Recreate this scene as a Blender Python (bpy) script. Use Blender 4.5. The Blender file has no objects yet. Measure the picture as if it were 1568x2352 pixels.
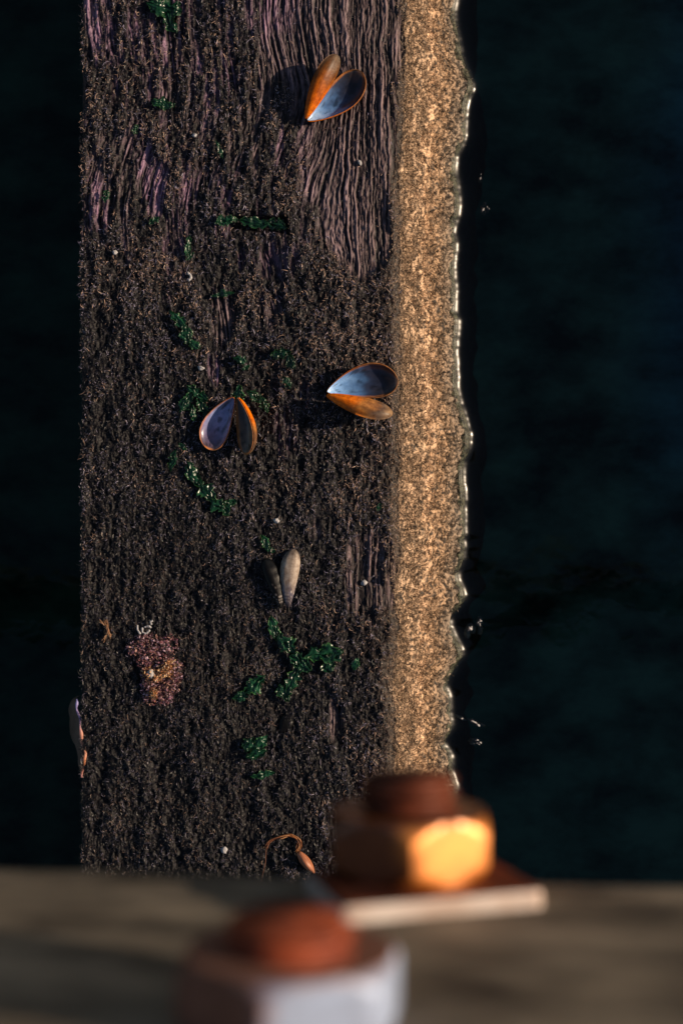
import bpy, math, random
import numpy as np
from mathutils import Vector, Matrix

# ------------------------------------------------------------------ camera, world, sun, exposure
S = bpy.context.scene
C = S.collection
CAMZ = 0.99                      # beam top lies at z = 0
FPX = 1568 * 50 / 24
cam = bpy.data.cameras.new('camera')
cam.sensor_fit = 'HORIZONTAL'; cam.sensor_width = 24; cam.lens = 50
cam.clip_start = 0.02; cam.clip_end = 200
cam.dof.use_dof = True; cam.dof.focus_distance = CAMZ; cam.dof.aperture_fstop = 8.2
co = bpy.data.objects.new('camera', cam); C.objects.link(co)
co.location = (0, 0, CAMZ); S.camera = co

ELEV, AZ = math.radians(25), math.radians(8)      # sun low on the right, a little up the picture
SUN = Vector((math.cos(ELEV) * math.cos(AZ), math.cos(ELEV) * math.sin(AZ), math.sin(ELEV)))
w = bpy.data.worlds.new('World'); S.world = w; w.use_nodes = True
nt = w.node_tree
sky = nt.nodes.new('ShaderNodeTexSky'); sky.sky_type = 'NISHITA'; sky.sun_disc = False
sky.sun_elevation = ELEV; sky.sun_rotation = math.pi / 2 - AZ
nt.links.new(sky.outputs[0], nt.nodes['Background'].inputs[0])
nt.nodes['Background'].inputs[1].default_value = 0.065
sl = bpy.data.lights.new('sun', 'SUN'); sl.energy = 5.0; sl.angle = math.radians(0.5); sl.color = (1.0, 0.78, 0.56)
so = bpy.data.objects.new('sun', sl); C.objects.link(so)
so.rotation_euler = SUN.to_track_quat('Z', 'Y').to_euler()
S.view_settings.view_transform = 'Standard'; S.view_settings.look = 'None'
S.view_settings.exposure = 0.12; S.view_settings.gamma = 1

R = np.random.default_rng(7)
rnd = random.Random(5)

def px(x, y, z=0.0):             # a spot of the place, read off the survey grid at height z
    return (x - 784) * (CAMZ - z) / FPX, (1176 - y) * (CAMZ - z) / FPX
MM = 0.001
PX = CAMZ / FPX                  # metres per grid unit on the beam top

# ------------------------------------------------------------------ noise
def hsh(ix, iy, seed):
    n = (ix.astype(np.int64) * 374761393 + iy.astype(np.int64) * 668265263 + seed * 1442695041) & 0xffffffff
    n = ((n ^ (n >> 13)) * 1274126177) & 0xffffffff
    n = ((n ^ (n >> 16)) * 2246822519) & 0xffffffff
    return ((n ^ (n >> 15)) & 0xffffff) / float(0xffffff)
def vn(x, y, seed=0):            # value noise 0..1
    x = np.asarray(x, float); y = np.asarray(y, float)
    ix = np.floor(x); iy = np.floor(y); fx = x - ix; fy = y - iy
    fx = fx * fx * (3 - 2 * fx); fy = fy * fy * (3 - 2 * fy)
    a = hsh(ix, iy, seed); b = hsh(ix + 1, iy, seed); c = hsh(ix, iy + 1, seed); d = hsh(ix + 1, iy + 1, seed)
    return (a + (b - a) * fx) + ((c + (d - c) * fx) - (a + (b - a) * fx)) * fy
def fbm(x, y, seed=0, o=4, g=0.5):
    s = 0; a = 1; t = 0
    x = np.asarray(x, float); y = np.asarray(y, float)
    for k in range(o):
        c_, s_ = math.cos(.6 + 1.1 * k), math.sin(.6 + 1.1 * k)
        s = s + a * vn((x * c_ - y * s_) * 2.03 ** k + 17.3 * k, (x * s_ + y * c_) * 2.03 ** k - 9.1 * k, seed + k); t += a; a *= g
    return s / t
def sm(e0, e1, x):
    t = np.clip((np.asarray(x, float) - e0) / (e1 - e0), 0, 1); return t * t * (3 - 2 * t)

# ------------------------------------------------------------------ mesh helpers
def mesh_obj(name, V, F, mat, parent=None, col=None, smooth=True, mats=None, midx=None):
    V = np.asarray(V, np.float32).reshape(-1, 3)
    me = bpy.data.meshes.new(name)
    if isinstance(F, np.ndarray):
        n, k = F.shape
        me.vertices.add(len(V)); me.vertices.foreach_set('co', V.ravel())
        me.loops.add(n * k); me.loops.foreach_set('vertex_index', F.astype(np.int32).ravel())
        me.polygons.add(n); me.polygons.foreach_set('loop_start', np.arange(0, n * k, k, dtype=np.int32))
        me.update(calc_edges=True)
    else:
        me.from_pydata([tuple(v) for v in V.tolist()], [], F); me.update()
    if col is not None:
        col = np.asarray(col, np.float32)
        if col.shape[1] == 3: col = np.hstack([col, np.ones((len(col), 1), np.float32)])
        a = me.color_attributes.new('Col', 'FLOAT_COLOR', 'POINT'); a.data.foreach_set('color', col.ravel())
    me.polygons.foreach_set('use_smooth', np.full(len(me.polygons), smooth))
    for m in (mats or [mat]): me.materials.append(m)
    if midx is not None: me.polygons.foreach_set('material_index', np.asarray(midx, np.int32))
    me.validate()
    o = bpy.data.objects.new(name, me); C.objects.link(o)
    if parent: o.parent = parent
    return o
def grid_faces(nr, nc, off=0):
    i = np.arange(nr - 1)[:, None] * nc + np.arange(nc - 1)[None, :]
    return np.stack([i, i + 1, i + nc + 1, i + nc], -1).reshape(-1, 4) + off
def thing(name, label, cat, loc, group=None):
    o = bpy.data.objects.new(name, None); C.objects.link(o); o.location = loc
    o.empty_display_size = 0.01
    return tag(o, label, cat, group)
def tag(o, label=None, cat=None, group=None, kind=None):
    if label: o['label'] = label
    if cat: o['category'] = cat
    if group: o['group'] = group
    if kind: o['kind'] = kind
    return o
class MB:                        # collects shapes for one mesh
    def __init__(s): s.v = []; s.f = []; s.c = []
    def add(s, V, F, c=None):
        o = len(s.v); V = [tuple(map(float, p)) for p in V]; s.v += V; s.f += [tuple(int(i) + o for i in f) for f in F]
        if c is not None:
            c = np.asarray(c, float)
            s.c += [tuple(c)] * len(V) if c.ndim == 1 else [tuple(q) for q in c]
    def tube(s, pts, r, n=6, c=None):
        P = [Vector(p) for p in pts]; k = len(P); rs = r if hasattr(r, '__len__') else [r] * k
        V = []; F = []
        for i, p in enumerate(P):
            t = (P[min(i + 1, k - 1)] - P[max(i - 1, 0)]).normalized()
            a = t.orthogonal().normalized() if i == 0 else (a - t * a.dot(t)).normalized()
            b = t.cross(a)
            for j in range(n):
                q = 2 * math.pi * j / n; V.append(p + (a * math.cos(q) + b * math.sin(q)) * rs[i])
        for i in range(k - 1):
            for j in range(n):
                F.append((i * n + j, i * n + (j + 1) % n, (i + 1) * n + (j + 1) % n, (i + 1) * n + j))
        F.append(tuple(range(n - 1, -1, -1))); F.append(tuple((k - 1) * n + j for j in range(n)))
        s.add(V, F, c)
    def blob(s, c, rad, seed, amp=0.25, col=None, n=8, m=12):
        V = []; F = []
        for i in range(n + 1):
            th = math.pi * i / n
            for j in range(m):
                ph = 2 * math.pi * j / m
                d = Vector((math.sin(th) * math.cos(ph), math.sin(th) * math.sin(ph), math.cos(th)))
                q = 1 + amp * (2 * float(vn(d.x * 2.1 + 5 + d.z * 1.7, d.y * 2.1 + 7 - d.z, seed)) - 1)
                V.append((c[0] + d.x * rad[0] * q, c[1] + d.y * rad[1] * q, c[2] + d.z * rad[2] * q))
        for i in range(n):
            for j in range(m): F.append((i * m + j, i * m + (j + 1) % m, (i + 1) * m + (j + 1) % m, (i + 1) * m + j))
        s.add(V, F, col)
    def build(s, name, mat, parent=None, smooth=True):
        return mesh_obj(name, s.v, s.f, mat, parent, s.c if s.c else None, smooth)

# ------------------------------------------------------------------ materials
def mat(name, col=(.5, .5, .5), rough=.6, spec=.5, metal=0, attr=False, trans=0, tcol=None,
        bump=None, vary=None, coat=0, crough=.12):
    m = bpy.data.materials.new(name); m.use_nodes = True
    N = m.node_tree.nodes; L = m.node_tree.links; b = N['Principled BSDF']
    b.inputs['Roughness'].default_value = rough; b.inputs['Specular IOR Level'].default_value = spec
    b.inputs['Metallic'].default_value = metal; b.inputs['Base Color'].default_value = (*col, 1)
    b.inputs['Coat Weight'].default_value = coat; b.inputs['Coat Roughness'].default_value = crough
    tc = N.new('ShaderNodeTexCoord'); src = None
    if attr:
        a = N.new('ShaderNodeVertexColor'); a.layer_name = 'Col'; src = a.outputs[0]
    if vary:                     # (scale vector, colour at low, colour at high, detail) multiplied or plain
        mp = N.new('ShaderNodeMapping'); mp.inputs['Scale'].default_value = vary[0]; L.new(tc.outputs['Object'], mp.inputs[0])
        n = N.new('ShaderNodeTexNoise'); n.inputs['Scale'].default_value = 1; n.inputs['Detail'].default_value = vary[3]
        n.inputs['Roughness'].default_value = .62
        L.new(mp.outputs[0], n.inputs['Vector'])
        r = N.new('ShaderNodeValToRGB'); L.new(n.outputs[0], r.inputs[0])
        r.color_ramp.elements[0].position = .33; r.color_ramp.elements[1].position = .68
        r.color_ramp.elements[0].color = (*vary[1], 1); r.color_ramp.elements[1].color = (*vary[2], 1)
        if src is not None:
            mx = N.new('ShaderNodeMix'); mx.data_type = 'RGBA'; mx.blend_type = 'MULTIPLY'; mx.inputs[0].default_value = 1
            L.new(src, mx.inputs[6]); L.new(r.outputs[0], mx.inputs[7]); src = mx.outputs[2]
        else: src = r.outputs[0]
    if src is not None: L.new(src, b.inputs['Base Color'])
    if bump:                     # (scale vector, strength, distance)
        mp = N.new('ShaderNodeMapping'); mp.inputs['Scale'].default_value = bump[0]; L.new(tc.outputs['Object'], mp.inputs[0])
        n = N.new('ShaderNodeTexNoise'); n.inputs['Scale'].default_value = 1; n.inputs['Detail'].default_value = 5
        L.new(mp.outputs[0], n.inputs['Vector'])
        bp = N.new('ShaderNodeBump'); bp.inputs['Strength'].default_value = bump[1]; bp.inputs['Distance'].default_value = bump[2]
        L.new(n.outputs[0], bp.inputs['Height']); L.new(bp.outputs[0], b.inputs['Normal'])
    if trans:
        t = N.new('ShaderNodeBsdfTranslucent')
        if src is not None: L.new(src, t.inputs[0])
        else: t.inputs[0].default_value = (*(tcol or col), 1)
        mx = N.new('ShaderNodeMixShader'); mx.inputs[0].default_value = trans
        L.new(b.outputs[0], mx.inputs[1]); L.new(t.outputs[0], mx.inputs[2]); L.new(mx.outputs[0], N['Material Output'].inputs[0])
    return m

M = dict(
    beam=mat('weathered wood', attr=True, rough=.6, spec=.28, bump=((900, 60, 300), .5, .0006), vary=((700, 45, 200), (.55, .55, .55), (1.45, 1.4, 1.35), 6)),
    moss=mat('moss strands', attr=True, rough=.42, spec=.55),
    fuzz=mat('dry algae fuzz', attr=True, rough=.8, spec=.2, trans=.1),
    shell_in=mat('mussel nacre', attr=True, rough=.3, spec=.6, vary=((260, 260, 260), (.75, .78, .8), (1.3, 1.25, 1.2), 4), bump=((150, 150, 150), .15, .001)),
    shell_out=mat('mussel shell skin', attr=True, rough=.42, spec=.28, vary=((300, 300, 300), (.65, .55, .5), (1.35, 1.35, 1.35), 5), bump=((500, 500, 500), .25, .0005), trans=.3),
    weed=mat('sea lettuce', attr=True, rough=.25, spec=.6, trans=.22, bump=((260, 260, 260), .3, .001)),
    white=mat('bleached shell', (.38, .365, .37), .6, bump=((900, 900, 900), .4, .0004)),
    crust=mat('encrusting algae', attr=True, rough=.5, spec=.4, trans=.2),
    fibre=mat('dry brown fibre', attr=True, rough=.55, trans=.15),
    flake=mat('brown shell flake', attr=True, rough=.45, bump=((1500, 120, 400), .5, .0005)),
    oyster=mat('oyster shell', attr=True, rough=.5, spec=.5, bump=((300, 300, 300), .5, .001)),
    rust=mat('rusty steel', attr=True, rough=.40, spec=.5, metal=.5, coat=1, crough=.34, vary=((70, 110, 70), (.75, .7, .6), (1.1, 1.15, 1.25), 4)),
    rust_dark=mat('dark rust', rough=.5, spec=.4, metal=.4, vary=((160, 160, 160), (.050, .014, .008), (.20, .050, .022), 6), bump=((500, 500, 500), .5, .0006)),
    rust_red=mat('red rust', rough=.6, spec=.4, metal=.1, vary=((160, 160, 160), (.12, .022, .012), (.40, .085, .03), 5), bump=((500, 500, 500), .5, .0006)),
    zinc=mat('galvanised nut', attr=True, rough=.5, spec=.5, metal=.15, vary=((120, 120, 120), (.7, .65, .62), (1.15, 1.15, 1.15), 5), bump=((400, 400, 400), .08, .0005)),
    plate=mat('galvanised plate', rough=.45, spec=.5, metal=.2, vary=((60, 200, 60), (.42, .30, .24), (.74, .70, .68), 5), bump=((400, 400, 400), .3, .0005)),
    board=mat('weathered board', rough=.8, spec=.25, vary=((22, 60, 55), (.030, .024, .020), (.35, .28, .20), 7), bump=((20, 250, 300), .5, .002)),
    bed=mat('murky seabed', attr=True, rough=.9, spec=.1, vary=((14, 22, 8), (.15, .2, .2), (2.1, 2.0, 1.9), 6)),
)
# water: mirror-like surface over tinted see-through water
wm = bpy.data.materials.new('sea water'); wm.use_nodes = True
N = wm.node_tree.nodes; L = wm.node_tree.links; N.remove(N['Principled BSDF'])
fr = N.new('ShaderNodeFresnel'); fr.inputs[0].default_value = 1.333
gl = N.new('ShaderNodeBsdfGlossy'); gl.inputs['Roughness'].default_value = .31
va = N.new('ShaderNodeVertexColor'); va.layer_name = 'Col'; L.new(va.outputs[0], gl.inputs['Roughness'])
tr = N.new('ShaderNodeBsdfTransparent'); tr.inputs[0].default_value = (.52, .60, .56, 1)
mx = N.new('ShaderNodeMixShader'); L.new(fr.outputs[0], mx.inputs[0]); L.new(tr.outputs[0], mx.inputs[1]); L.new(gl.outputs[0], mx.inputs[2])
tc = N.new('ShaderNodeTexCoord'); nz = N.new('ShaderNodeTexNoise'); nz.inputs['Scale'].default_value = 22; nz.inputs['Detail'].default_value = 3
bp = N.new('ShaderNodeBump'); bp.inputs['Strength'].default_value = .25; bp.inputs['Distance'].default_value = .004
L.new(tc.outputs['Object'], nz.inputs['Vector']); L.new(nz.outputs[0], bp.inputs['Height'])
L.new(bp.outputs[0], gl.inputs['Normal']); L.new(bp.outputs[0], fr.inputs['Normal'])
L.new(mx.outputs[0], N['Material Output'].inputs[0])

# ------------------------------------------------------------------ the beam
ZW = -0.085                      # water level
XL = px(187, 0)[0]
_rim = [(-260,170),(-150,165),(0,165),(50,160),(100,170),(150,180),(185,192),(215,207),(245,210),(265,195),(300,190),(340,188),(375,187),(420,165),
 (470,163),(520,170),(560,175),(590,165),(620,158),(660,165),(690,162),(720,160),(780,165),(830,160),(870,175),(910,168),(950,163),(1000,165),
 (1050,170),(1080,178),(1130,190),(1170,200),(1210,198),(1250,185),(1300,185),(1350,187),(1400,188),(1450,187),(1500,185),(1550,170),(1580,180),
 (1610,192),(1640,170),(1660,145),(1700,155),(1740,180),(1770,180),(1800,160),(1840,140),(1880,148),(1920,150),(1960,155),(2000,130),(2030,150),
 (2080,155),(2120,170),(2250,150),(2400,170),(2600,155),(2900,160),(3300,165)]
_ry = np.array([px(0, cy * .8533, ZW)[1] for cy, cx in _rim])[::-1]
_rx = np.array([px(909.4 + .853 * cx - 2, 0, ZW)[0] for cy, cx in _rim])[::-1]
def xw(y):                       # waterline
    a = np.interp(y, _ry, _rx)
    for d in (.003, -.003, .0015, -.0015): a = a + np.interp(np.asarray(y) + d, _ry, _rx)
    return a / 5 + .0022 * (fbm(np.asarray(y) / .013, 5 + 0 * np.asarray(y), 93, 2) - .5) + .0014 * (fbm(np.asarray(y) / .006, 0 * np.asarray(y), 91, 3) - .5)
def xe(y):                       # upper right arris
    p = 1176 - np.asarray(y) / PX
    return (np.interp(p, [-300, 0, 900, 1800, 2600], [934, 930, 918, 905, 895]) - 784) * PX \
        + .011 * (fbm(np.asarray(y) / .03, 3 + 0 * np.asarray(y), 31, 5, .6) - .5)

_wy = [-80, 0, 100, 200, 300, 400, 500, 560, 620, 700]
_wl = [550, 562, 578, 640, 690, 672, 700, 720, 780, 930]
_wr = [925, 925, 920, 915, 910, 905, 905, 900, 880, 860]
PATCH = [(390,150,38,120,.8),(350,420,45,90,.85),(225,440,45,110,.95),(285,480,30,60,.6),(515,430,22,60,.8),(510,725,26,75,.95),(490,840,22,60,.6),
 (640,600,60,60,.75),(620,720,45,70,.75),(560,600,30,50,.6),(655,1000,35,80,.65),(560,1080,25,40,.4),(750,1220,45,45,.6),(855,1325,60,90,1.25),(770,1650,16,60,.8),
 (430,290,25,60,.7),(600,300,40,90,.45),(330,250,25,70,.5),(700,900,20,60,.5),(800,1200,20,30,.6),(460,180,22,70,.5),(520,180,40,100,.35),(230,560,30,60,.5)]
def woodmask(x, y):              # 1 = bare wood, 0 = moss
    X = np.asarray(x) / PX + 784; Y = 1176 - np.asarray(y) / PX
    n = fbm(X / 42, Y / 70, 3, 4); n2 = fbm(X / 9, Y / 75, 8, 3)
    l = np.interp(Y, _wy, _wl); r = np.interp(Y, _wy, _wr)
    j = (n - .5) * 80 + (n2 - .5) * 60
    big = sm(-26, 34, X - l + j) * sm(-6, 14, r - X + j * .4) * sm(-25, 25, 640 - Y + j * .6)
    p = np.zeros_like(X)
    for cx, cy, rx, ry, s in PATCH:
        d = ((X - cx) / rx) ** 2 + ((Y - cy) / ry) ** 2
        p = np.maximum(p, s * np.exp(-d * .8))
    p = np.maximum(p, .50 * sm(1000, 300, Y) * sm(760, 640, X))
    p = .9 * sm(.32, .70, p * (.25 + 1.35 * n2) + (n - .5) * .45)
    return np.clip(np.maximum(big, p), 0, 1)
def grain(x, y):
    X = np.asarray(x) / PX + 784; Y = 1176 - np.asarray(y) / PX
    wob = 46 * sm(840, 690, X) * np.exp(-((Y - 520) / 170) ** 2) - 34 * np.exp(-((Y - 210) / 120) ** 2) * sm(860, 700, X) + 7 * np.sin(Y / 190 + .6) + 10 * (fbm(X / 60, Y / 90, 55, 2) - .5)
    u = X + wob
    u = u + 3.4 * (fbm(X / 14, Y / 60, 57, 3) - .5)
    a = vn(u / 8.0, Y / 240, 21); b = vn(u / 3.7 + 3, Y / 110, 27); c = vn(u / 2.1, Y / 45, 29); d = fbm(u / 2.6, Y / 12, 36, 3)
    g = .34 * a + .36 * b + .30 * c
    return np.clip((g - .30) * 2.1 + .95 * (d - .5), 0, 1.15) * (.55 + .75 * fbm(u / 22, Y / 70, 39, 3))
def topz(x, y, wm_=None):
    x = np.asarray(x, float); y = np.asarray(y, float)
    X = x / PX + 784; Y = 1176 - y / PX
    W = woodmask(x, y) if wm_ is None else wm_
    g = grain(x, y)
    wood = -.0030 + .0024 * (g - .5)
    wx = X + 14 * (fbm(X / 20, Y / 20, 42, 2) - .5); wy = Y + 18 * (fbm(X / 22, Y / 22, 43, 2) - .5)
    ms = .0066 * (fbm(wx / 34, wy / 56, 41, 4, .6) - .5) + .0044 * (fbm(wx / 8, wy / 12, 45, 3, .6) - .5)
    z = W * wood + (1 - W) * (ms + .35 * .0021 * (g - .5))
    slot = sm(530, 545, X) * sm(665, 650, X) * sm(492, 500, Y) * sm(532, 524, Y + (X - 600) * -.12)
    z = z - .006 * slot
    return z + .006 * (fbm(X / 160, Y / 260, 61, 2) - .5)
def H(x, y): return float(topz(np.array([x]), np.array([y]))[0])

ys = np.concatenate([np.linspace(-.75, -.385, 40), np.linspace(-.38, .38, 1150), np.linspace(.385, .75, 40)])
tl = np.concatenate([np.linspace(-1, -.02, 14)])                     # left flank
tt = np.linspace(0, 1, 500)                                         # top
ts = np.linspace(0, 1, 120)[1:]                                     # right flank, down to the water
tu = np.linspace(0, 1, 30)[1:]                                      # right flank under water
def flank(y, s):                 # right flank between arris and waterline
    e = xe(y); q = xw(y)
    run = s ** 1.15 * .55 + s * .45
    x = e + (q - e) * run
    z = ZW * s ** .9
    return x, z
rows = []; cols = []
Y0 = ys[:, None]
# left flank
xl = XL + 0 * Y0 * tl[None] - .004 * fbm(Y0 / .02 + 0 * tl[None], tl[None] * 12 + 0 * Y0, 71, 3) * sm(0, -.15, tl[None])
zl = .26 * tl[None] + 0 * Y0
zl = zl + topz(np.full(len(ys), XL), ys)[:, None] * (1 + tl[None])
# top
ee = xe(ys)[:, None]
xt = XL + (ee - XL) * tt[None]; yt = np.repeat(Y0, len(tt), 1)
Wt = woodmask(xt, yt)
zt = topz(xt, yt, Wt)
rnd_edge = sm(.0, .012, ee - xt)
zt = zt * (.4 + .6 * rnd_edge) - .0045 * (1 - rnd_edge) ** 2 - .003 * (1 - sm(0, .003, xt - XL)) ** 2
# right flank
xs, zs = flank(Y0, ts[None])
b1 = fbm(Y0 / .0042 + 0 * xs, ts[None] / .045 + 0 * xs, 81, 3); b2 = fbm(Y0 / .014 + 0 * xs, ts[None] / .12 + 0 * xs, 85, 3)
amp = np.minimum(1, ts[None] * 8) * np.minimum(1, (1 - ts[None]) * 14)
disp = ((b1 - .5) * (.0028 + .003 * ts[None]) + (b2 - .5) * .003) * amp
xs = xs + disp * .85; zs = zs + disp * .5 - .0045 * (1 - np.minimum(1, ts[None] * 9)) ** 2
# under water
qx = xw(ys)[:, None]
xu = qx + .030 * tu[None] + .010 * (fbm(Y0 / .02 + 0 * tu[None], tu[None] * 4 + 0 * Y0, 95, 3) - .5) * np.minimum(1, tu[None] * 5)
zu = ZW - .17 * tu[None] + 0 * Y0
X_ = np.hstack([xl, xt, xs, xu]); Z_ = np.hstack([zl, zt, zs, zu]); Y_ = np.repeat(Y0, X_.shape[1], 1)
# colours
gt = grain(xt, yt)[..., None]
Xp = xt / PX + 784; Yp = 1176 - yt / PX
warm = sm(620, 930, Xp)[..., None]; purple = (fbm(Xp / 90, Yp / 160, 33, 2))[..., None]
wood = np.array([.132, .094, .108]) * (.08 + 1.5 * gt ** 1.4) + np.array([.125, .060, .130]) * sm(.36, .64, purple) * sm(760, 560, Xp)[..., None] * gt * 1.6 + np.array([.045, .027, .014]) * warm * gt
mb = fbm(Xp / 12, Yp / 16, 47, 3)[..., None]
mossb = np.array([.0045, .0034, .0045]) * (.4 + 1.2 * mb) + np.array([.030, .017, .008]) * sm(780, 930, Xp)[..., None] * mb
ct = Wt[..., None] * wood + (1 - Wt[..., None]) * mossb
vs = fbm(Y0 / .012 + 0 * xs, ts[None] / .1 + 0 * xs, 87, 4)[..., None]; vf = fbm(Y0 / .0017 + 0 * xs, ts[None] / .020 + 0 * xs, 88, 2)[..., None]
sS = ts[None, :, None] + 0 * vs
tan = np.array([.43, .295, .192]); red = np.array([.37, .240, .145]); gre = np.array([.23, .180, .135])
cs = tan * (1 - sm(.35, .6, sS)) + red * sm(.3, .5, sS) * (1 - sm(.62, .95, sS)) + gre * sm(.62, .95, sS)
cs = cs * (.80 + .15 * vs) * (.06 + 1.3 * sm(.28, .66, vf)) * (.85 + .15 * sm(0, .1, sS))
cu = np.broadcast_to(np.array([.022, .015, .010]), xu.shape + (3,)); cl = np.broadcast_to(np.array([.008, .008, .007]), xl.shape + (3,))
CC = np.concatenate([cl, ct, cs, cu], 1).reshape(-1, 3)
nr, nc = X_.shape
V = np.stack([X_, Y_, Z_], -1).reshape(-1, 3)
F = grid_faces(nr, nc)
# close the underside and the ends
Vb = [V[r * nc + nc - 1] for r in (0, nr - 1)] + [V[r * nc] for r in (0, nr - 1)]
beam = mesh_obj('timber_beam', V, F, M['beam'], col=CC)
tag(beam, 'thick weathered timber beam overgrown with dark moss, its right side sunlit at the water', 'beam')

# ------------------------------------------------------------------ moss strands
def strands(root, ang, length, lift, curl, width, col, tilt, seg=3, out=None):
    n = len(root); pts = []; d = length / seg; p = root.copy(); a = ang.copy(); pts.append(p.copy())
    el = lift.copy()
    for k in range(seg):
        st = np.stack([np.cos(a) * np.cos(el), np.sin(a) * np.cos(el), np.sin(el)], -1) * d[:, None]
        if out is not None: st = st + out * d[:, None] * (.5 if k == 0 else .12)
        p = p + st; pts.append(p.copy()); a = a + curl; el = el - lift * .85
    P = np.stack(pts, 1)
    T = np.gradient(P, axis=1); T /= np.linalg.norm(T, axis=-1, keepdims=True) + 1e-9
    side = np.stack([-T[..., 1], T[..., 0], 0 * T[..., 0]], -1); side /= np.linalg.norm(side, axis=-1, keepdims=True) + 1e-9
    up = np.cross(T, side)
    S_ = side * np.cos(tilt)[:, None, None] + up * np.sin(tilt)[:, None, None]
    wk = np.array([.8, 1, .85, .3])[:seg + 1]
    Wd = (width[:, None] * wk[None])[..., None] * .5
    V = np.stack([P - S_ * Wd, P + S_ * Wd], 2).reshape(-1, 3)
    b = (np.arange(n) * (seg + 1) * 2)[:, None] + (np.arange(seg) * 2)[None]
    F = np.stack([b, b + 1, b + 3, b + 2], -1).reshape(-1, 4)
    return V, F, np.repeat(col, (seg + 1) * 2, 0)
NS = 380000
x = R.uniform(XL - .0005, .052, NS); y = R.uniform(-.42, .40, NS)
Wm = woodmask(x, y)
clump = np.clip(.5 + (topz(x, y, 0 * x) - .006 * (fbm((x / PX + 784) / 160, (1176 - y / PX) / 260, 61, 2) - .5)) / .0066, 0, 1)
keep = (x < xe(y) + .001) & (R.random(NS) < np.clip((1 - Wm) * (.32 + 1.1 * sm(.25, .65, clump)), .035, 1)); x, y, Wm, clump = x[keep], y[keep], Wm[keep], clump[keep]
z = topz(x, y, Wm); n = len(x)
Xp = x / PX + 784; Yp = 1176 - y / PX
er = sm(0, .012, xe(y) - x); z = z * (.4 + .6 * er) - .0045 * (1 - er) ** 2
ang = R.uniform(0, 2 * math.pi, n); v = R.random(n) < .45
ang[v] = R.choice([1, -1], v.sum()) * math.pi / 2 + R.normal(0, .45, v.sum())
length = R.gamma(3, .00058, n) + .0006
lift = R.uniform(.0, .9, n); curl = R.normal(0, .95, n); width = R.uniform(.00013, .00034, n); tilt = R.normal(0, .6, n)
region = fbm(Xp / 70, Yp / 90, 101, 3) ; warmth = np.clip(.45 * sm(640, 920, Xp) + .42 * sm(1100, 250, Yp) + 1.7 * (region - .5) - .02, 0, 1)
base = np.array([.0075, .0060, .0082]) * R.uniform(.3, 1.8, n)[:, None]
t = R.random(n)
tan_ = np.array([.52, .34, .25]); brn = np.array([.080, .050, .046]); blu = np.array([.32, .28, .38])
top_ = sm(.40, .75, clump + R.normal(0, .08, n)); k1 = t < (.045 + .30 * warmth) * (.3 + 1.2 * top_); k2 = (t > .4) & (t < .42 + .26 * warmth); k3 = t > 1 - (.07 + .06 * (1 - warmth)) * (.3 + 1.2 * top_)  # tan and violet strands gather on clump tops as painted highlights
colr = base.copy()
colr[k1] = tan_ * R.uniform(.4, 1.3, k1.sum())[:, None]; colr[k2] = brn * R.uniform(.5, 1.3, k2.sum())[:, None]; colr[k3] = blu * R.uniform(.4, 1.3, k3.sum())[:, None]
blk = (region - .5) * 900; colr = colr * (.45 + .6 * np.maximum(sm(1500, 800, Yp + blk), sm(560, 860, Xp + blk * .3)))[:, None]     # strands darker toward the lower left
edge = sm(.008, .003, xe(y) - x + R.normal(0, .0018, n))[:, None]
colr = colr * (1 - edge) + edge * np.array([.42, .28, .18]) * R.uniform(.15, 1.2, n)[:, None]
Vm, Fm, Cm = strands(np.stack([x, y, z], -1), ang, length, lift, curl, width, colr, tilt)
# flank fuzz
NF = 80000
y = R.uniform(-.42, .40, NF); s = R.beta(1.05, 1.5, NF)
fx, fz = flank(y, s)
root = np.stack([fx, y, fz - .0045 * (1 - np.minimum(1, s * 9)) ** 2], -1)
ang = R.uniform(0, 2 * math.pi, NF); v = R.random(NF) < .4
ang[v] = R.choice([1, -1], v.sum()) * math.pi / 2 + R.normal(0, .5, v.sum())
cc = (tan[None] * (1 - sm(.35, .65, s))[:, None] + red[None] * (sm(.3, .5, s) * (1 - sm(.55, .8, s)))[:, None] + gre[None] * sm(.6, .85, s)[:, None])
cc = cc * np.where(R.random(NF) < .38, .08, R.uniform(.35, 1.2, NF))[:, None]
out = np.tile(np.array([.75, 0, .45]), (NF, 1))
Vf, Ff, Cf = strands(root, ang, R.gamma(4, .00038, NF) + .0006, R.uniform(-.3, .6, NF), R.normal(0, .6, NF), R.uniform(.00018, .00045, NF), cc, R.normal(0, .8, NF), 2, out)
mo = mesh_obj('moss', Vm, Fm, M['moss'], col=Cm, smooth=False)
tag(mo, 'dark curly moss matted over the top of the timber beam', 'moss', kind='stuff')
al = mesh_obj('algae_fuzz', Vf, Ff, M['fuzz'], col=Cf, smooth=False)
tag(al, 'golden brown algae fuzz on the sunlit right side of the beam', 'algae', kind='stuff')

# ------------------------------------------------------------------ water and seabed
yw = np.concatenate([np.linspace(-6, -.5, 20), np.linspace(-.48, .48, 900), np.linspace(.5, 6, 20)])
dd = np.concatenate([np.linspace(-.006, .022, 80), np.geomspace(.024, 6, 50)])
q = xw(np.clip(yw, -.7, .7))[:, None]
smq = np.exp(-np.maximum(dd, 0) / .05)[None]
qbar = .092
xx = (qbar + (q - qbar) * smq) + dd[None] - .0018
hm = .0022 * (1 + .3 * (fbm(yw / .02, 0 * yw, 121, 2) - .5))[:, None]
zz = ZW - .001 + .0036 * np.exp(-np.maximum(dd, 0) / .010)[None] + hm * np.exp(-np.maximum(dd, -.002)[None] / (.0034 * (1 + .3 * (fbm(yw / .03, 0 * yw, 125, 2) - .5))[:, None]))
zz = zz + .0016 * (fbm(xx / .05, yw[:, None] / .07, 131, 3) - .5) * sm(.01, .06, dd)[None]
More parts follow.
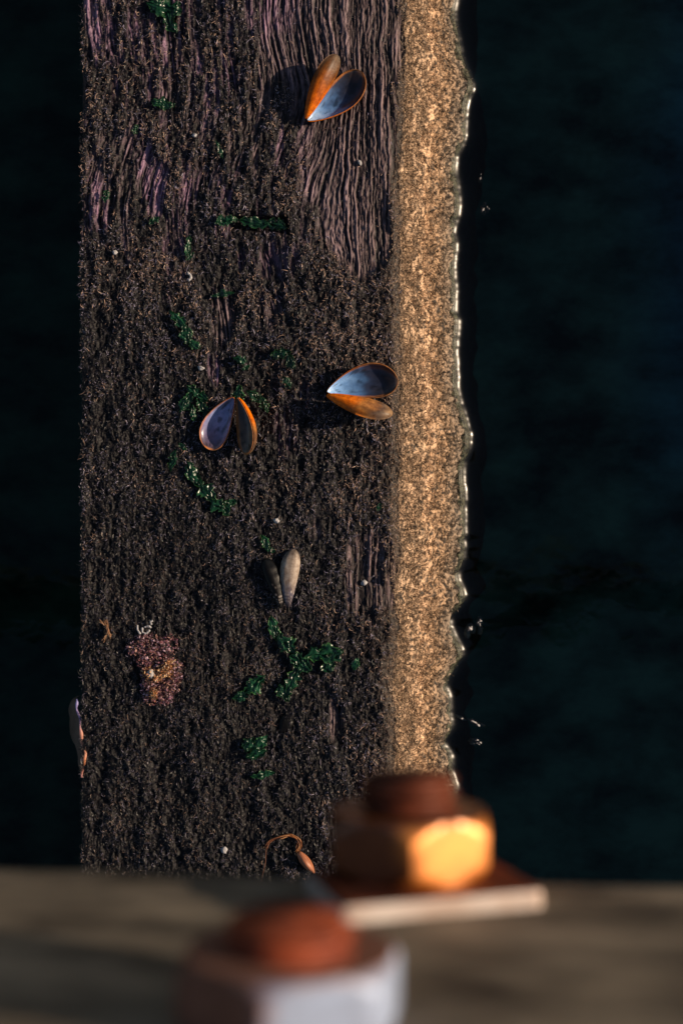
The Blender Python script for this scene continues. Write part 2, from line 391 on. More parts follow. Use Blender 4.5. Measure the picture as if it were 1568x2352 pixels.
V1 = np.stack([xx, np.repeat(yw[:, None], len(dd), 1), zz], -1).reshape(-1, 3)
F1 = grid_faces(len(yw), len(dd))
xg = np.linspace(-6, 0.02, 60); yg = np.linspace(-6, 6, 80)
gx, gy = np.meshgrid(xg, yg); V2 = np.stack([gx, gy, ZW - .004 + 0 * gx], -1).reshape(-1, 3)
F2 = grid_faces(80, 60, len(V1))
ruf = np.concatenate([np.broadcast_to(.06 + .26 * np.exp(-(np.maximum(dd, 0) / .0045) ** 2)[None], xx.shape).ravel(), np.full(len(V2), .06)])
wo = mesh_obj('water', np.vstack([V1, V2]), np.vstack([F1, F2]), wm, col=np.repeat(ruf[:, None], 3, 1)); tag(wo, 'dark green sea water either side of the beam', 'water', kind='structure')
gl_ = np.concatenate([np.linspace(-6.2, -.8, 12), np.linspace(-.75, .75, 76), np.linspace(.8, 6.2, 12)]); gx, gy = np.meshgrid(gl_, gl_)
bed_tint = (sm(.22, .40, gx + .12 * (fbm(gx / .12, gy / .16, 151, 3) - .5)) * sm(-.1, .2, gy + .2 * (fbm(gx / .1, gy / .1, 153, 2) - .5)))[..., None]
bed_tint = (1 - bed_tint) * (np.array([.050, .115, .080]) + sm(-.1, .1, gx)[..., None] * np.array([.03, .055, .06])) + bed_tint * np.array([.03, .19, .38])  # bed colour: darker green at the left, blue at the upper right
bd = mesh_obj('seabed', np.stack([gx, gy, -.33 + .08 * (fbm(gx / .3, gy / .3, 141, 3) - .5)], -1).reshape(-1, 3), grid_faces(100, 100), M['bed'], col=bed_tint.reshape(-1, 3))
tag(bd, 'murky dark green seabed under the water', 'seabed', kind='structure')

# ------------------------------------------------------------------ mussels
def lerp_stops(stops, t):
    ts_ = [s[0] for s in stops]; return np.stack([np.interp(t, ts_, [s[1][k] for s in stops]) for k in range(3)], -1)
IN_BLUE = [(0, (.42, .64, .92)), (.18, (.20, .40, .74)), (.38, (.07, .17, .38)), (.58, (.022, .035, .08)), (.82, (.018, .016, .022)), (1, (.09, .05, .035))]
IN_GREY = [(0, (.15, .14, .24)), (.25, (.18, .24, .46)), (.5, (.21, .24, .44)), (.78, (.14, .12, .22)), (1, (.05, .03, .035))]
IN_BRN = [(0, (.10, .075, .075)), (.4, (.075, .06, .06)), (.75, (.16, .10, .06)), (1, (.14, .11, .09))]
OUT_OR = [(0, (.95, .24, .004)), (.3, (.80, .17, .004)), (.5, (.42, .11, .008)), (.75, (.17, .07, .02)), (1, (.16, .12, .085))]
OUT_OR2 = [(0, (1.0, .24, .004)), (.35, (.88, .20, .004)), (.6, (.50, .21, .05)), (.8, (.12, .08, .06)), (1, (.30, .19, .10))]
OUT_GREY = [(0, (.06, .055, .065)), (.26, (.13, .12, .16)), (.42, (.40, .34, .29)), (.8, (.50, .42, .34)), (1, (.16, .13, .11))]
OUT_BLACK = [(0, (.008, .007, .007)), (1, (.004, .005, .006))]
def valve(name, parent, L_, Wd, Dp, head, roll, ofs, cin, cout, side=1, pitch=0, streak=.35, rings=False, rim=(.52, .20, .06), ragged=1.5, seed=0):
    """one half shell: hinge tip at the origin, long axis x, opening in the xy plane, dome to -z; side=+1 bows to +y"""
    nu, nv = 46, 31
    u = (.5 - .5 * np.cos(np.pi * np.linspace(0, 1, nu)))[:, None]; v_ = np.linspace(-1, 1, nv)[None]
    hw = (u + .0004) ** .68 * (1 - u ** 3.2 + 1e-4) ** .58; hw = hw / hw.max() * .5 * Wd
    cen = side * Wd * (.10 * np.sin(np.pi * u) - .12 * (1 - u) ** 2 + .1)
    rr = 1 - .02 * ragged * vn(u * 30 + 0 * v_, v_ * 2 + 0 * u, seed)
    bow = np.sign(v_) * np.abs(v_) ** .85
    xo = L_ * (u + .0 * v_); yo = cen + hw * bow * rr
    prof = (1 - np.abs(v_) ** 2.3) ** .62 * ((u + 1e-4) ** .5 * (1 - u ** 2.2 + 1e-4) ** .6 * 1.45)
    dz = -Dp * prof * (1 + .03 * np.sin(u * 34) * rings)
    th = .0007
    P_in = np.stack([xo, yo, dz * .94 + 0 * u], -1); P_out = np.stack([L_ * (u * 1.012 - .008) + 0 * v_, cen + hw * bow * 1.0 + np.sign(v_) * th * .6, dz * 1.05 - th * np.ones_like(dz)], -1)
    e = np.clip(np.maximum(np.abs(v_) + 0 * u, sm(.80, 1.0, u) + 0 * v_), 0, 1)
    nz_ = fbm(u * 7 + 3 * seed + 0 * v_, v_ * 3 + 0 * u, 200 + seed, 3)
    ci = lerp_stops(cin, np.clip(u + (nz_ - .5) * .35 + 0 * v_, 0, 1)) * (.7 + .6 * nz_)[..., None] * (1 - .65 * sm(.62, .74, fbm(u * 8 + 0 * v_, v_ * 3.5 + 0 * u, 260 + seed, 3)))[..., None]
    er = sm(.86, 1.0, e)[..., None]; ci = ci * (1 - er) + er * np.array(rim)
    st = fbm(v_ * 9 + 0 * u, u * 1.2 + 0 * v_, 230 + seed, 3)
    co_ = lerp_stops(cout, np.clip(u + (nz_ - .5) * .25 + 0 * v_, 0, 1)) * (1 - streak + 2 * streak * st)[..., None]
    if rings:
        for c0, wth, s_ in ((.30, .006, 1), (.22, .005, .7), (.17, .005, .6), (.12, .005, .5), (.42, .004, .25), (.5, .004, .2)):
            g_ = np.exp(-((u - c0 + .05 * v_ ** 2) / wth) ** 2)[..., None] * s_
            co_ = co_ * (1 - g_) + g_ * np.array([.55, .50, .46])
    V = np.concatenate([P_in.reshape(-1, 3), P_out.reshape(-1, 3)]); n0 = nu * nv
    f1 = grid_faces(nu, nv); f2 = grid_faces(nu, nv, n0)[:, ::-1]
    ring = [i * nv for i in range(nu)] + [(nu - 1) * nv + j for j in range(1, nv)] + [i * nv + nv - 1 for i in range(nu - 2, -1, -1)] + [j for j in range(nv - 2, 0, -1)]
    f3 = np.array([(a, b, b + n0, a + n0) for a, b in zip(ring, ring[1:] + ring[:1])])[:, ::-1]
    F = np.vstack([f1, f2, f3]); mi = np.concatenate([np.zeros(len(f1)), np.ones(len(f2)), np.ones(len(f3))])
    cc = np.concatenate([ci.reshape(-1, 3), co_.reshape(-1, 3)])
    Rm = Matrix.Rotation(head, 3, 'Z') @ Matrix.Rotation(-pitch, 3, 'Y') @ Matrix.Rotation(roll, 3, 'X')
    V = V @ np.array(Rm).T + np.array(ofs)
    return mesh_obj(name, V, F, None, parent, cc, True, [M['shell_in'], M['shell_out']], mi)
def mussel(label, hx, hy, lift, valves):
    X, Y = px(hx, hy); t_ = thing('mussel_shell', label, 'mussel shell', (X, Y, H(X, Y) + lift), 'open mussel shells on the beam')
    for i, k in enumerate(valves):
        tipx, tipy = k.pop('tip'); ox, oy = k.pop('at')
        dx, dy = (tipx - ox) * PX, -(tipy - oy) * PX
        head = math.atan2(dy, dx); ln = math.hypot(dx, dy) / math.cos(k.get('pitch', 0))
        z = k.pop('z', 0)
        o = valve('valve', t_, ln, k.pop('w') * PX, k.pop('d') * PX, head, math.radians(k.pop('roll')), ((ox - hx) * PX, -(oy - hy) * PX, z), seed=i + hx % 17, **k)
    return t_
mussel('open mussel shell near the beam top, one orange half leaning over a blue half', 704, 278, .0062, [
    dict(at=(708, 279), tip=(826, 163), w=74, d=22, roll=-6, cin=IN_BLUE, cout=OUT_OR, side=-1, z=.002),
    dict(at=(700, 274), tip=(777, 134), w=50, d=22, roll=-140, cin=IN_BRN, cout=OUT_OR, side=-1, z=.0035, pitch=.0, streak=.45)])
mussel('open mussel shell by the sunlit edge, with a wide blue half above an orange half', 752, 906, .0085, [
    dict(at=(752, 900), tip=(913, 885), w=78, d=24, roll=8, cin=IN_BLUE, cout=OUT_OR2, side=1, z=.002),
    dict(at=(750, 914), tip=(900, 952), w=52, d=23, roll=140, cin=IN_BRN, cout=OUT_OR2, side=1, z=.0035, pitch=.02, streak=.35)])
mussel('mussel shell spread like wings beside seaweed, mauve grey inside with orange right edge', 542, 916, .0085, [
    dict(at=(537, 915), tip=(488, 1036), w=66, d=20, roll=4, cin=IN_GREY, cout=OUT_OR, side=-1, z=.002),
    dict(at=(548, 917), tip=(564, 1046), w=58, d=24, roll=48, cin=IN_BRN, cout=OUT_OR2, side=1, z=.004, streak=.2)])
mussel('dark mussel shell face down with pale growth rings on its grey back', 650, 1396, .004, [
    dict(at=(662, 1394), tip=(680, 1262), w=43, d=19, roll=168, cin=IN_BRN, cout=OUT_GREY, side=-1, z=.001, rings=True, streak=.25, rim=(.1, .08, .07), ragged=3),
    dict(at=(645, 1396), tip=(606, 1284), w=38, d=17, roll=205, cin=IN_BRN, cout=OUT_BLACK, side=1, z=.001, rings=True, streak=.2, rim=(.1, .08, .07))])  # left half coloured near black for the shadow it lies in
X, Y = px(640, 1690)
t_ = thing('mussel_shell', 'small black mussel valve half buried in moss below the big green seaweed', 'mussel shell', (X, Y, H(X, Y) - .003))
valve('valve', t_, 52 * PX, 36 * PX, 15 * PX, math.radians(70), math.pi, (0, 0, 0), IN_BRN, OUT_BLACK, 1, rim=(.05, .05, .06))

# ------------------------------------------------------------------ sea lettuce
def frond(parent, cx, cy, ln, wd, deg, seed, ox, oy, oz, tone=1.0, lift=.0012):
    nu, nv = 34, 22
    u = np.linspace(-1, 1, nu)[:, None]; v_ = np.linspace(-1, 1, nv)[None]
    wv = .85 * (1 - np.abs(u) ** 2) ** .9 * (.1 + 1.7 * fbm(u * 5 + 9, 0 * u + seed, seed, 3, .7)) + .02
    lx = .5 * ln * (u + .10 * (vn(v_ * 3 + 0 * u, u * 2, seed + 4) - .5)); ly = .5 * wd * v_ * wv + .18 * wd * (vn(u * 2.2, 0 * u + 3, seed + 9) - .5)
    a = math.radians(deg); X = cx + (lx * math.cos(a) - ly * math.sin(a)) * PX; Y = cy + (lx * math.sin(a) + ly * math.cos(a)) * PX
    s_ = min(ln, wd)
    f1 = 1 - 3.4 * np.abs(fbm(u * 1.1 + seed, v_ * 2.2 + u * .7, seed + 20, 3) * 2 - 1)
    f2 = fbm(u * 2.2 + 3, v_ * 3 + seed, seed + 30, 3)
    bz = fbm(X / .02, Y / .02, 44, 2) * .002
    Z = topz(np.clip(X, XL, .03), Y) * .4 + lift + bz + s_ * PX * (.11 * np.clip(f1, -.6, 1) + .06 * (f2 - .5)) + .0012
    ct_ = np.array([.008, .055, .022]) * (.2 + 1.4 * f2)[..., None] * tone + np.array([.05, .10, .02]) * (sm(.72, 1, np.abs(v_)) * vn(u * 4, v_ * 2, seed + 50))[..., None] * tone
    V = np.stack([X - ox, Y - oy, Z - oz], -1).reshape(-1, 3)
    return mesh_obj('frond', V, grid_faces(nu, nv), M['weed'], parent, ct_.reshape(-1, 3))
def lettuce(label, fr_):
    cx, cy = px(fr_[0][0], fr_[0][1]); z = H(cx, cy)
    t_ = thing('sea_lettuce', label, 'seaweed', (cx, cy, z), 'sea lettuce scraps on the beam')
    for i, f in enumerate(fr_):
        X, Y = px(f[0], f[1]); frond(t_, X, Y, f[2], f[3], f[4], int(f[0] * 3 + f[1]) % 997, cx, cy, z, f[5] if len(f) > 5 else 1)
lettuce('crumpled green seaweed at the very top of the beam', [(378, 22, 84, 46, -15), (392, 52, 60, 34, -65), (362, 14, 44, 30, 40), (404, 24, 44, 28, 70)])
lettuce('green seaweed scrap below the topmost clump, over purple wood', [(372, 238, 52, 28, -10), (386, 244, 36, 18, 20)])
lettuce('tiny dark green seaweed dot on the upper left moss', [(312, 299, 26, 18, 60)])
lettuce('slender green seaweed shred left of the upper open mussel', [(505, 346, 46, 12, -70)])
lettuce('small seaweed scrap near the left edge, on purple wood', [(245, 452, 32, 20, 80)])
lettuce('small seaweed scrap left of the seaweed filled slot', [(355, 508, 28, 18, 30)])
lettuce('long strip of green seaweed lying in the slot cut across the beam', [(520, 507, 54, 34, 10), (582, 510, 78, 30, -8, .7), (632, 517, 56, 30, -10, .6)])
lettuce('pale green curl of seaweed under the slot', [(433, 566, 48, 18, 80, 1.6), (437, 590, 26, 16, 40)])
lettuce('flat green shred of seaweed beside bare wood at mid height', [(512, 676, 56, 16, 8, .8)])
lettuce('tall ragged seaweed clump above the winged mussel', [(412, 738, 64, 26, -50, 1.3), (428, 770, 50, 34, -75), (448, 792, 36, 22, -40, 1.3)])
lettuce('dark seaweed clump above and left of the blue mussel by the edge', [(645, 812, 50, 30, 10, .7), (668, 832, 40, 26, -60, .7)])
lettuce('little seaweed scrap directly above the winged mussel', [(553, 827, 36, 24, -20), (566, 845, 22, 14, 30)])
lettuce('leafy seaweed clump left of the winged mussel', [(428, 925, 56, 28, 60), (455, 905, 60, 32, -35), (470, 938, 56, 28, -65), (445, 950, 40, 20, -80, 1.2)])
lettuce('seaweed tucked behind the hinge of the winged mussel', [(548, 905, 44, 26, 85, 1.2), (588, 912, 50, 26, -30), (606, 930, 40, 26, -70, 1.2)])
lettuce('small dark seaweed scrap between the winged mussel and the edge mussel', [(660, 880, 34, 22, -60, .8)])
lettuce('small upright seaweed scrap below and left of the winged mussel', [(398, 1058, 52, 22, 80, 1.2), (420, 1026, 26, 14, -40)])
lettuce('long diagonal seaweed strip below the winged mussel', [(448, 1092, 74, 34, -62), (476, 1130, 66, 36, -50), (506, 1164, 60, 36, -40, 1.2), (528, 1158, 40, 24, 30, .8)])
lettuce('pale seaweed curl above the ringed mussel', [(610, 1248, 46, 20, -70, 1.5), (622, 1262, 26, 12, -20)])
lettuce('largest seaweed clump, spreading below the ringed mussel', [(630, 1442, 60, 28, -80, 1.6), (658, 1478, 60, 44, -50), (742, 1500, 86, 44, 8, 1.3), (768, 1508, 52, 26, 40), (752, 1524, 46, 34, -80, .9), (692, 1520, 60, 46, -30, 1.2), (672, 1560, 84, 34, 68), (652, 1590, 46, 28, -60, 1.1)])
lettuce('yellowish green seaweed left of the largest clump', [(586, 1572, 62, 44, 40, 1.4), (552, 1600, 38, 26, 10)])
lettuce('single pale green leaf of seaweed right of the largest clump', [(817, 1524, 30, 18, 70, 2.2)])
lettuce('three lobed seaweed clump low on the beam', [(572, 1708, 40, 32, 60), (600, 1704, 44, 24, 50, 1.4), (588, 1730, 52, 30, 10)])
lettuce('lowest seaweed shred on the beam', [(604, 1778, 58, 20, 12)])
lettuce('tiny seaweed fleck below the edge mussel', [(870, 1165, 22, 12, 70)])

# ------------------------------------------------------------------ bleached scraps
def chip(label, cx, cy, sx, sy, deg, seed):
    X, Y = px(cx, cy); z = H(X, Y); m = MB()
    a = math.radians(deg)
    m.blob((0, 0, .0016), (sx * PX / 2, sy * PX / 2, .0013), seed, .5)
    o = m.build('shell_fragment', M['white']); o.location = (X, Y, z); o.rotation_euler = (0, 0, a)
    tag(o, label, 'shell fragment', 'white shell fragments on the beam')
chip('white shell crumb near the left edge below purple wood', 265, 580, 11, 9, 20, 1)
chip('white shell crumb on the bare wood below the upper open mussel', 826, 371, 9, 12, 30, 2)
chip('white shell crumb above the winged mussel', 463, 846, 15, 10, 0, 3)
chip('white shell crumb on bare wood near the right edge', 836, 1341, 13, 14, 50, 4)
chip('white shell crumb low on the beam above the grey board', 515, 1952, 13, 15, 10, 5)
chip('white shell crumb between the diagonal seaweed and the ringed mussel', 635, 1196, 11, 13, 60, 6)
chip('pale shell crumb left of the topmost clump on mossy wood', 447, 312, 10, 8, 0, 7)
def tubes(label, base, paths, r, name='worm_tube', cat='worm tube', material=None):
    X, Y = px(*base); z = H(X, Y); m = MB()
    for p in paths:
        n_ = len(p); t0 = np.linspace(0, 1, n_); t1 = np.linspace(0, 1, (n_ - 1) * 5 + 1)
        xs_ = np.interp(t1, t0, [q[0] for q in p]); ys_ = np.interp(t1, t0, [q[1] for q in p])
        for _ in range(2):
            xs_[1:-1] = (xs_[:-2] + 2 * xs_[1:-1] + xs_[2:]) / 4; ys_[1:-1] = (ys_[:-2] + 2 * ys_[1:-1] + ys_[2:]) / 4
        P = []
        for a_, b_ in zip(xs_, ys_):
            gx_, gy_ = px(a_, b_); P.append((gx_ - X, gy_ - Y, .0018 + .0006 * rnd.random()))
        m.tube(P, [r * PX * rnd.uniform(.75, 1.15) for _ in P], 7)
    o = m.build(name, M['white']); o.location = (X, Y, z); tag(o, label, cat)
tubes('curly white worm tubes above the purple and orange crust', (330, 1447), [[(317, 1435), (317, 1446), (324, 1456)], [(328, 1441), (328, 1452), (337, 1455), (345, 1447)], [(333, 1440), (342, 1437), (348, 1441)], [(352, 1425), (346, 1428), (349, 1434)]], 2.6)
tubes('small white worm tube curl right of the pale seaweed curl', (436, 634), [[(431, 627), (437, 631), (440, 638), (434, 645)]], 3.2)

# ------------------------------------------------------------------ purple and orange crust
X0, Y0_ = px(360, 1538); z0 = H(X0, Y0_)
crust = thing('encrusting_growth', 'frilly purple and orange crust low on the left of the beam', 'crust', (X0, Y0_, z0))
spots = [(320,1490,28),(350,1480,26),(385,1482,26),(335,1510,30),(370,1515,32),(395,1535,26),(402,1555,18),(390,1575,24),(365,1545,30),(345,1548,24),(370,1575,30),(350,1595,26),(380,1600,20),(345,1570,22),(330,1470,14)]
def curls(sel, N_, pal, name, hgt, seed):
    r_ = np.random.default_rng(seed); P = []
    k = r_.integers(0, len(sel), N_); sp = np.array(sel, float)[k]
    aa = r_.uniform(0, 2 * math.pi, N_); rr = np.sqrt(r_.random(N_)) * sp[:, 2] * .95
    X = (sp[:, 0] + rr * np.cos(aa) - 784) * PX; Y = (1176 - sp[:, 1] - rr * np.sin(aa)) * PX
    z = topz(X, Y) + hgt * (1 - (rr / sp[:, 2]) ** 2) * r_.uniform(.3, 1, N_)
    colr = np.array(pal)[r_.integers(0, len(pal), N_)] * r_.uniform(.35, 1.35, N_)[:, None]
    V, F, Cc = strands(np.stack([X - X0, Y - Y0_, z - z0], -1), r_.uniform(0, 6.28, N_), r_.uniform(.001, .003, N_), r_.uniform(0, 1.2, N_), r_.normal(0, 1.2, N_), r_.uniform(.0004, .0013, N_), colr, r_.normal(0, .9, N_))
    return mesh_obj(name, V, F, M['crust'], crust, Cc, False)
curls(spots, 3600, [(.34, .15, .21), (.28, .11, .12), (.52, .34, .42), (.54, .30, .24), (.06, .03, .03), (.05, .03, .03)], 'purple_frill', .006, 11)
curls([(345, 1547, 18), (372, 1540, 20), (390, 1530, 18), (388, 1545, 16), (365, 1552, 16), (355, 1592, 15)], 1500, [(.78, .46, .22), (.85, .64, .42), (.60, .26, .08), (.62, .26, .13), (.10, .04, .02)], 'orange_frill', .009, 12)
m = MB(); p = px(349, 1547); m.blob((p[0] - X0, p[1] - Y0_, .0062), (.0024, .0032, .0022), 9, .25); m.build('barnacle', M['white'], crust)

# ------------------------------------------------------------------ dry fibres
def smooth_path(pts, n=24):
    P = np.array(pts, float); t0 = np.linspace(0, 1, len(P)); t1 = np.linspace(0, 1, n)
    Q = np.stack([np.interp(t1, t0, P[:, k]) for k in range(P.shape[1])], -1)
    for _ in range(3): Q[1:-1] = (Q[:-2] + 2 * Q[1:-1] + Q[2:]) / 4
    return Q
def wisps(name, label, cat, base, paths, r, spread, per, cols, seed, zup=.003):
    X, Y = px(*base); z = H(X, Y); m = MB(); r_ = random.Random(seed)
    for pth in paths:
        Q = smooth_path(pth)
        for k in range(per):
            a0, b0 = r_.gauss(0, spread), r_.gauss(0, spread); ph = r_.uniform(0, 6)
            pts = []
            for i, q_ in enumerate(Q):
                f = math.sin(i / 5 + ph) * spread * .7
                gx_, gy_ = px(q_[0] + a0 * (.4 + .6 * i / len(Q)) + f, q_[1] + b0 + f * .5)
                pts.append((gx_ - X, gy_ - Y, zup + .0012 * math.sin(i / 3 + ph) + r_.uniform(0, .0004)))
            c_ = np.array(r_.choice(cols)) * r_.uniform(.6, 1.3)
            m.tube(pts, [r * PX * (1 - .6 * i / len(pts)) for i in range(len(pts))], 5, c_)
    o = m.build(name, M['fibre']); o.location = (X, Y, z); tag(o, label, cat)
OR = [(.42, .15, .04), (.30, .10, .03), (.50, .24, .10), (.20, .07, .03)]
wisps('dry_stalk', 'curved rusty brown dry stalk above the bolted board', 'dry stalk', (660, 1918), [[(612, 1945), (618, 1930), (645, 1920), (665, 1916), (682, 1922), (690, 1935), (686, 1948)], [(640, 1921), (668, 1913), (688, 1926), (688, 1942), (681, 1954)]], 1.3, 2.2, 5, OR, 3)
wisps('dry_fibre', 'long thin dry fibre hanging down from the curved stalk', 'dry fibre', (608, 1965), [[(617, 1932), (611, 1950), (611, 1980), (604, 2005), (598, 2040)]], .9, .5, 1, OR, 4)
wisps('fibre_tuft', 'small fan shaped tuft of tan fibres near the left edge', 'fibre tuft', (245, 1444), [[(253, 1455), (247, 1440), (233, 1424)], [(253, 1455), (250, 1440), (246, 1423)], [(253, 1455), (249, 1440), (240, 1426)], [(250, 1448), (258, 1458), (256, 1466)], [(250, 1452), (242, 1466), (238, 1474)]], 1.0, 1.6, 4, [(.42, .22, .11), (.55, .32, .18), (.30, .14, .07)], 5)
# brown flake
X, Y = px(704, 1980); z = H(X, Y)
nu, nv = 18, 11; u = np.linspace(0, 1, nu)[:, None]; v_ = np.linspace(-1, 1, nv)[None]
hw = 15 * PX * (np.sin(np.pi * (.12 + .86 * u)) ** .8) * .75
a = math.radians(-52); lx = (u - .5) * 60 * PX + 0 * v_; ly = hw * v_
zz_ = .004 + .004 * (1 - v_ ** 2) * np.sin(np.pi * u) + 0 * u
Pt = np.stack([lx * math.cos(a) - ly * math.sin(a), lx * math.sin(a) + ly * math.cos(a), zz_], -1).reshape(-1, 3)
st = fbm(v_ * 8 + 0 * u, u * 2 + 0 * v_, 301, 3)[..., None]
cf = (np.array([.36, .13, .06]) * (.5 + st)).reshape(-1, 3)
Pb = Pt - np.array([0, 0, .001]); nn = nu * nv
ring = [i * nv for i in range(nu)] + [(nu - 1) * nv + j for j in range(1, nv)] + [i * nv + nv - 1 for i in range(nu - 2, -1, -1)] + [j for j in range(nv - 2, 0, -1)]
fl = mesh_obj('shell_flake', np.vstack([Pt, Pb]), np.vstack([grid_faces(nu, nv), grid_faces(nu, nv, nn)[:, ::-1], np.array([(p, q_, q_ + nn, p + nn) for p, q_ in zip(ring, ring[1:] + ring[:1])])]), M['flake'], col=np.vstack([cf, cf]))
fl.location = (X, Y, z); tag(fl, 'reddish brown ribbed shell flake beside the rusty bolt', 'shell flake')

# ------------------------------------------------------------------ oyster on the left edge
lip = smooth_path([(176, 1606), (176, 1622), (179, 1642), (186, 1662), (185, 1686), (189, 1712), (196, 1732), (196, 1748), (189, 1768), (188, 1786)], 40)
X, Y = px(185, 1690); oy = thing('oyster_shell', 'dark oyster shell clinging to the left edge of the beam with a pink lip', 'oyster shell', (X, Y, -.002))
Lp = np.array([px(a_, b_) for a_, b_ in lip]); nL = len(Lp)
un = np.linspace(0, 1, nL)[:, None]; vn_ = np.linspace(0, 1, 16)[None]
bul = np.sin(np.pi * un ** .8) ** .7
xo = Lp[:, :1] - (.0135 * np.sin(vn_ * 1.9) * bul + .001) + .003 * (fbm(un * 8, vn_ * 5, 311, 3) - .5) * vn_
yo = Lp[:, 1:] + 0 * vn_ ; zo = -.003 - .045 * vn_ ** 1.1 * (.35 + .65 * bul) + .003 * (fbm(un * 14, vn_ * 3, 317, 3) - .5)
nb = fbm(un * 7, vn_ * 9, 313, 3)[..., None]
co_ = np.array([.12, .085, .065]) * (.3 + 1.2 * nb)
mesh_obj('shell_body', np.stack([xo - X, yo - Y, zo + .002], -1).reshape(-1, 3), grid_faces(nL, 16), M['oyster'], oy, co_.reshape(-1, 3))
m = MB()
rr = [.0004 + .0012 * float(vn(i * .35, 2, 77)) for i in range(nL)]
m.tube([(p[0] - X + .0004 * math.sin(i * .8), p[1] - Y, .002 + .001 * math.sin(i * .5)) for i, p in enumerate(Lp)], rr, 8)
pal = lerp_stops([(0, (.25, .24, .5)), (.3, (.30, .20, .36)), (.42, (.45, .20, .14)), (.65, (.52, .24, .16)), (.8, (.5, .17, .06)), (1, (.30, .13, .14))], np.linspace(0, 1, nL))
m.c = [tuple(c_) for c_ in np.repeat(pal, 8, 0)]
m.build('shell_lip', M['oyster'], oy)

# ------------------------------------------------------------------ barnacles at the waterline
def barn(label, cx, cy, sx, sy, deg, seed, z=ZW - .0058):
    X, Y = px(cx, cy, z); m = MB(); r_ = random.Random(seed)
    for k in range(7):
        m.blob((r_.gauss(0, sx * .28) * PX, r_.gauss(0, sy * .28) * PX, r_.uniform(-.002, .003)), (sx * .22 * PX, sy * .22 * PX, .004), seed + k, .5)
    o = m.build('barnacle_cluster', M['white']); o.location = (X, Y, z); o.rotation_euler = (0, 0, math.radians(deg))
    tag(o, label, 'barnacles', 'white barnacles at the waterline')
barn('pale barnacles in the water right of the upper bare wood', 1112, 478, 20, 26, 20, 41)
barn('pale speck of barnacles above the upper waterline cluster', 1102, 412, 10, 22, 0, 42)
barn('biggest pale barnacle cluster at the waterline', 1088, 1450, 34, 52, -10, 43)
barn('slanting pale barnacle streak near the bolt', 1096, 1664, 54, 18, -25, 44)
barn('lowest pale barnacle streak beside the waterline', 1086, 1706, 42, 18, -10, 45)

# ------------------------------------------------------------------ pier board with bolts
YF = -.0882                      # outer face of the board
def beveled_box(sx, sy, sz, b, seg=2):
    import bmesh
    bm = bmesh.new(); bmesh.ops.create_cube(bm, size=1); bmesh.ops.scale(bm, vec=(sx, sy, sz), verts=bm.verts)
    if b: bmesh.ops.bevel(bm, geom=list(bm.edges), offset=b, segments=seg, profile=.5, affect='EDGES')
    V = [v.co[:] for v in bm.verts]; F = [[v.index for v in f.verts] for f in bm.faces]; bm.free(); return V, F
tilt = math.radians(-5.8)
zb = CAMZ - .347                 # lower edge of the board under the camera
nxb, nzb = 400, 60
xs_ = np.linspace(-.9, .9, nxb)[:, None]
# section outline of the board, as a loop in (y, z)
loop = [(0, .006), (-.004, .0015), (-.010, 0), (-.050, 0), (-.056, .004), (-.058, .010), (-.058, .205), (-.054, .210), (-.006, .210), (0, .205)] + [(0, z_) for z_ in np.linspace(.195, .012, 24)]
LY = np.array([p[0] for p in loop])[None]; LZ = np.array([p[1] for p in loop])[None]
gx = xs_ + 0 * LY
wv = (fbm(gx / .12, LZ / .012 + 0 * gx, 401, 3) - .5) * .0022
V = np.stack([gx, LY + wv, LZ + (fbm(gx / .05, LY * 30 + 0 * gx, 405, 3) - .5) * .003], -1).reshape(-1, 3)
k = len(loop); i = np.arange(nxb - 1)[:, None] * k + np.arange(k)[None]; j = np.arange(nxb - 1)[:, None] * k + (np.arange(k)[None] + 1) % k
F = np.stack([i, i + k, j + k, j], -1).reshape(-1, 4).tolist() + [list(range(k)), [(nxb - 1) * k + q_ for q_ in range(k - 1, -1, -1)]]
bo = mesh_obj('pier_board', V, F, M['board']); bo.location = (0, YF, zb); bo.rotation_euler = (0, tilt, 0)
tag(bo, 'blurred weathered grey brown board across the bottom, carrying rusty bolts', 'board')

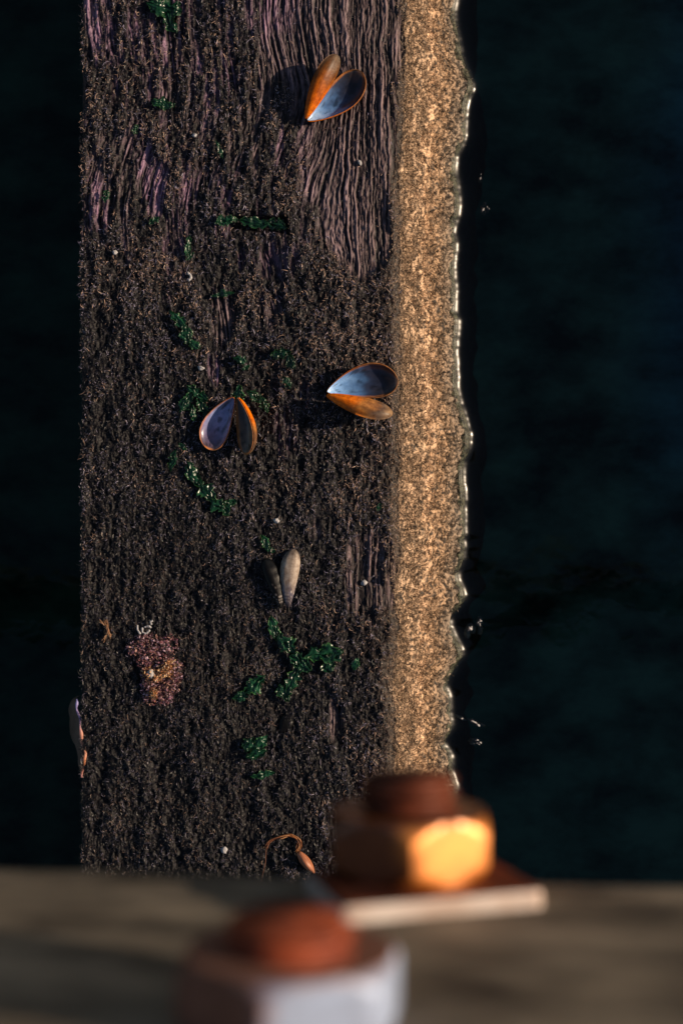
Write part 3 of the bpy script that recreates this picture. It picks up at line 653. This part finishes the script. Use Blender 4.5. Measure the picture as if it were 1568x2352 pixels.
def hexnut(af, h, mat_, parent, rot, y0, rust_shade=0, lit_side=(.66, .64, .70), rusty=(.3, .15, .1)):  # rusty: rust colour darkened as painted shade for the unlit sides
    m = MB(); r = af / math.sqrt(3); n = 72; V = []; F = []
    prof = [(0, 1.0, 1), (.0, 1, 1)]
    levels = [(0, .868), (.08, .915), (.16, .96), (.24, 1.0), (.74, 1.0), (.80, .972), (.87, .937), (.94, .902), (1.0, .868)]
    for (t, s) in levels:
        for q_ in range(n):
            a = 2 * math.pi * q_ / n
            hexr = af / 2 / math.cos((a + math.pi / 6) % (math.pi / 3) - math.pi / 6)
            hexr = min(hexr, r * .985)
            circ = r * s * 1.0
            rad = min(hexr, circ); V.append((rad * math.sin(a + rot), y0 + h * t, rad * math.cos(a + rot)))
    for l in range(len(levels) - 1):
        for q_ in range(n): F.append((l * n + q_, l * n + (q_ + 1) % n, (l + 1) * n + (q_ + 1) % n, (l + 1) * n + q_))
    F.append(tuple(range(n))[::-1]); F.append(tuple((len(levels) - 1) * n + q_ for q_ in range(n)))
    cols_ = None
    if rust_shade:                    # rust and painted shade on the left flats and outer end
        P = np.array(V); k_ = sm(rust_shade + .002, rust_shade - .003, P[:, 0] + .006 * (fbm(P[:, 1] / .006, P[:, 2] / .01, 501, 3) - .5))[:, None]; k_ = np.maximum(k_, sm(.90, .99, (P[:, 1:2] - y0) / h))
        cols_ = (1 - k_) * np.array(lit_side) + k_ * np.array(rusty)  # rusty: rust colour darkened to stand for the unlit sides
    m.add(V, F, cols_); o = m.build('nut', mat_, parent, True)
    md = o.modifiers.new('edges', 'EDGE_SPLIT'); md.split_angle = math.radians(24)
    return o
def shank(r, y0, y1, mat_, parent, pitch=.0036):
    n = 40; m = MB(); V = []; F = []; st = int((y1 - y0) / pitch * 8); 
    for i in range(st + 1):
        y = y0 + (y1 - y0) * i / st
        for q_ in range(n):
            a = 2 * math.pi * q_ / n; f = (y / pitch + q_ / n) % 1
            rad = r - .0026 * abs(2 * f - 1)
            if y > y1 - .0012: rad = min(rad, r - (y - y1 + .0012) * .8)
            V.append((rad * math.sin(a), y, rad * math.cos(a)))
    for i in range(st):
        for q_ in range(n): F.append((i * n + q_, i * n + (q_ + 1) % n, (i + 1) * n + (q_ + 1) % n, (i + 1) * n + q_))
    F.append(tuple(range(n))[::-1]); F.append(tuple(st * n + q_ for q_ in range(n)))
    m.add(V, F); return m.build('threaded_shank', mat_, parent)
# far bolt with square plate washer
b1 = thing('bolt', 'rusty bolt with glowing orange hex nut on a square plate washer', 'bolt', (.0156, YF, CAMZ - .333), 'rusty bolts through the board')
V, F = beveled_box(.0475, .0074, .030, .0019); V = [(a_, b_, c_ + .0095) for a_, b_, c_ in V]
m = MB(); m.add(V, F); pl = m.build('plate_washer', M['plate'], b1, False); pl.data.materials.append(M['rust_dark']);
for p_ in pl.data.polygons:
    if p_.normal.y > .8: p_.material_index = 1
pl.location = (0, .0008, 0); pl.rotation_euler = (0, math.radians(16.6), 0)
hexnut(.036, .0138, M['rust'], b1, math.radians(30), .0048, -.0012, (.86, .29, .045), (.20, .055, .012))  # bright orange toward the sun, dark brown as shade elsewhere
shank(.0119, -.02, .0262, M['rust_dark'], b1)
# near bolt
b2 = thing('bolt', 'nearest bolt, out of focus, with red shank and pale silvery hex nut', 'bolt', (-.0089, YF, CAMZ - .2476), 'rusty bolts through the board')
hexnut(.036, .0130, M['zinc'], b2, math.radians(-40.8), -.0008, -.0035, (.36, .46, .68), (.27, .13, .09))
shank(.0117, -.02, .0172, M['rust_red'], b2)
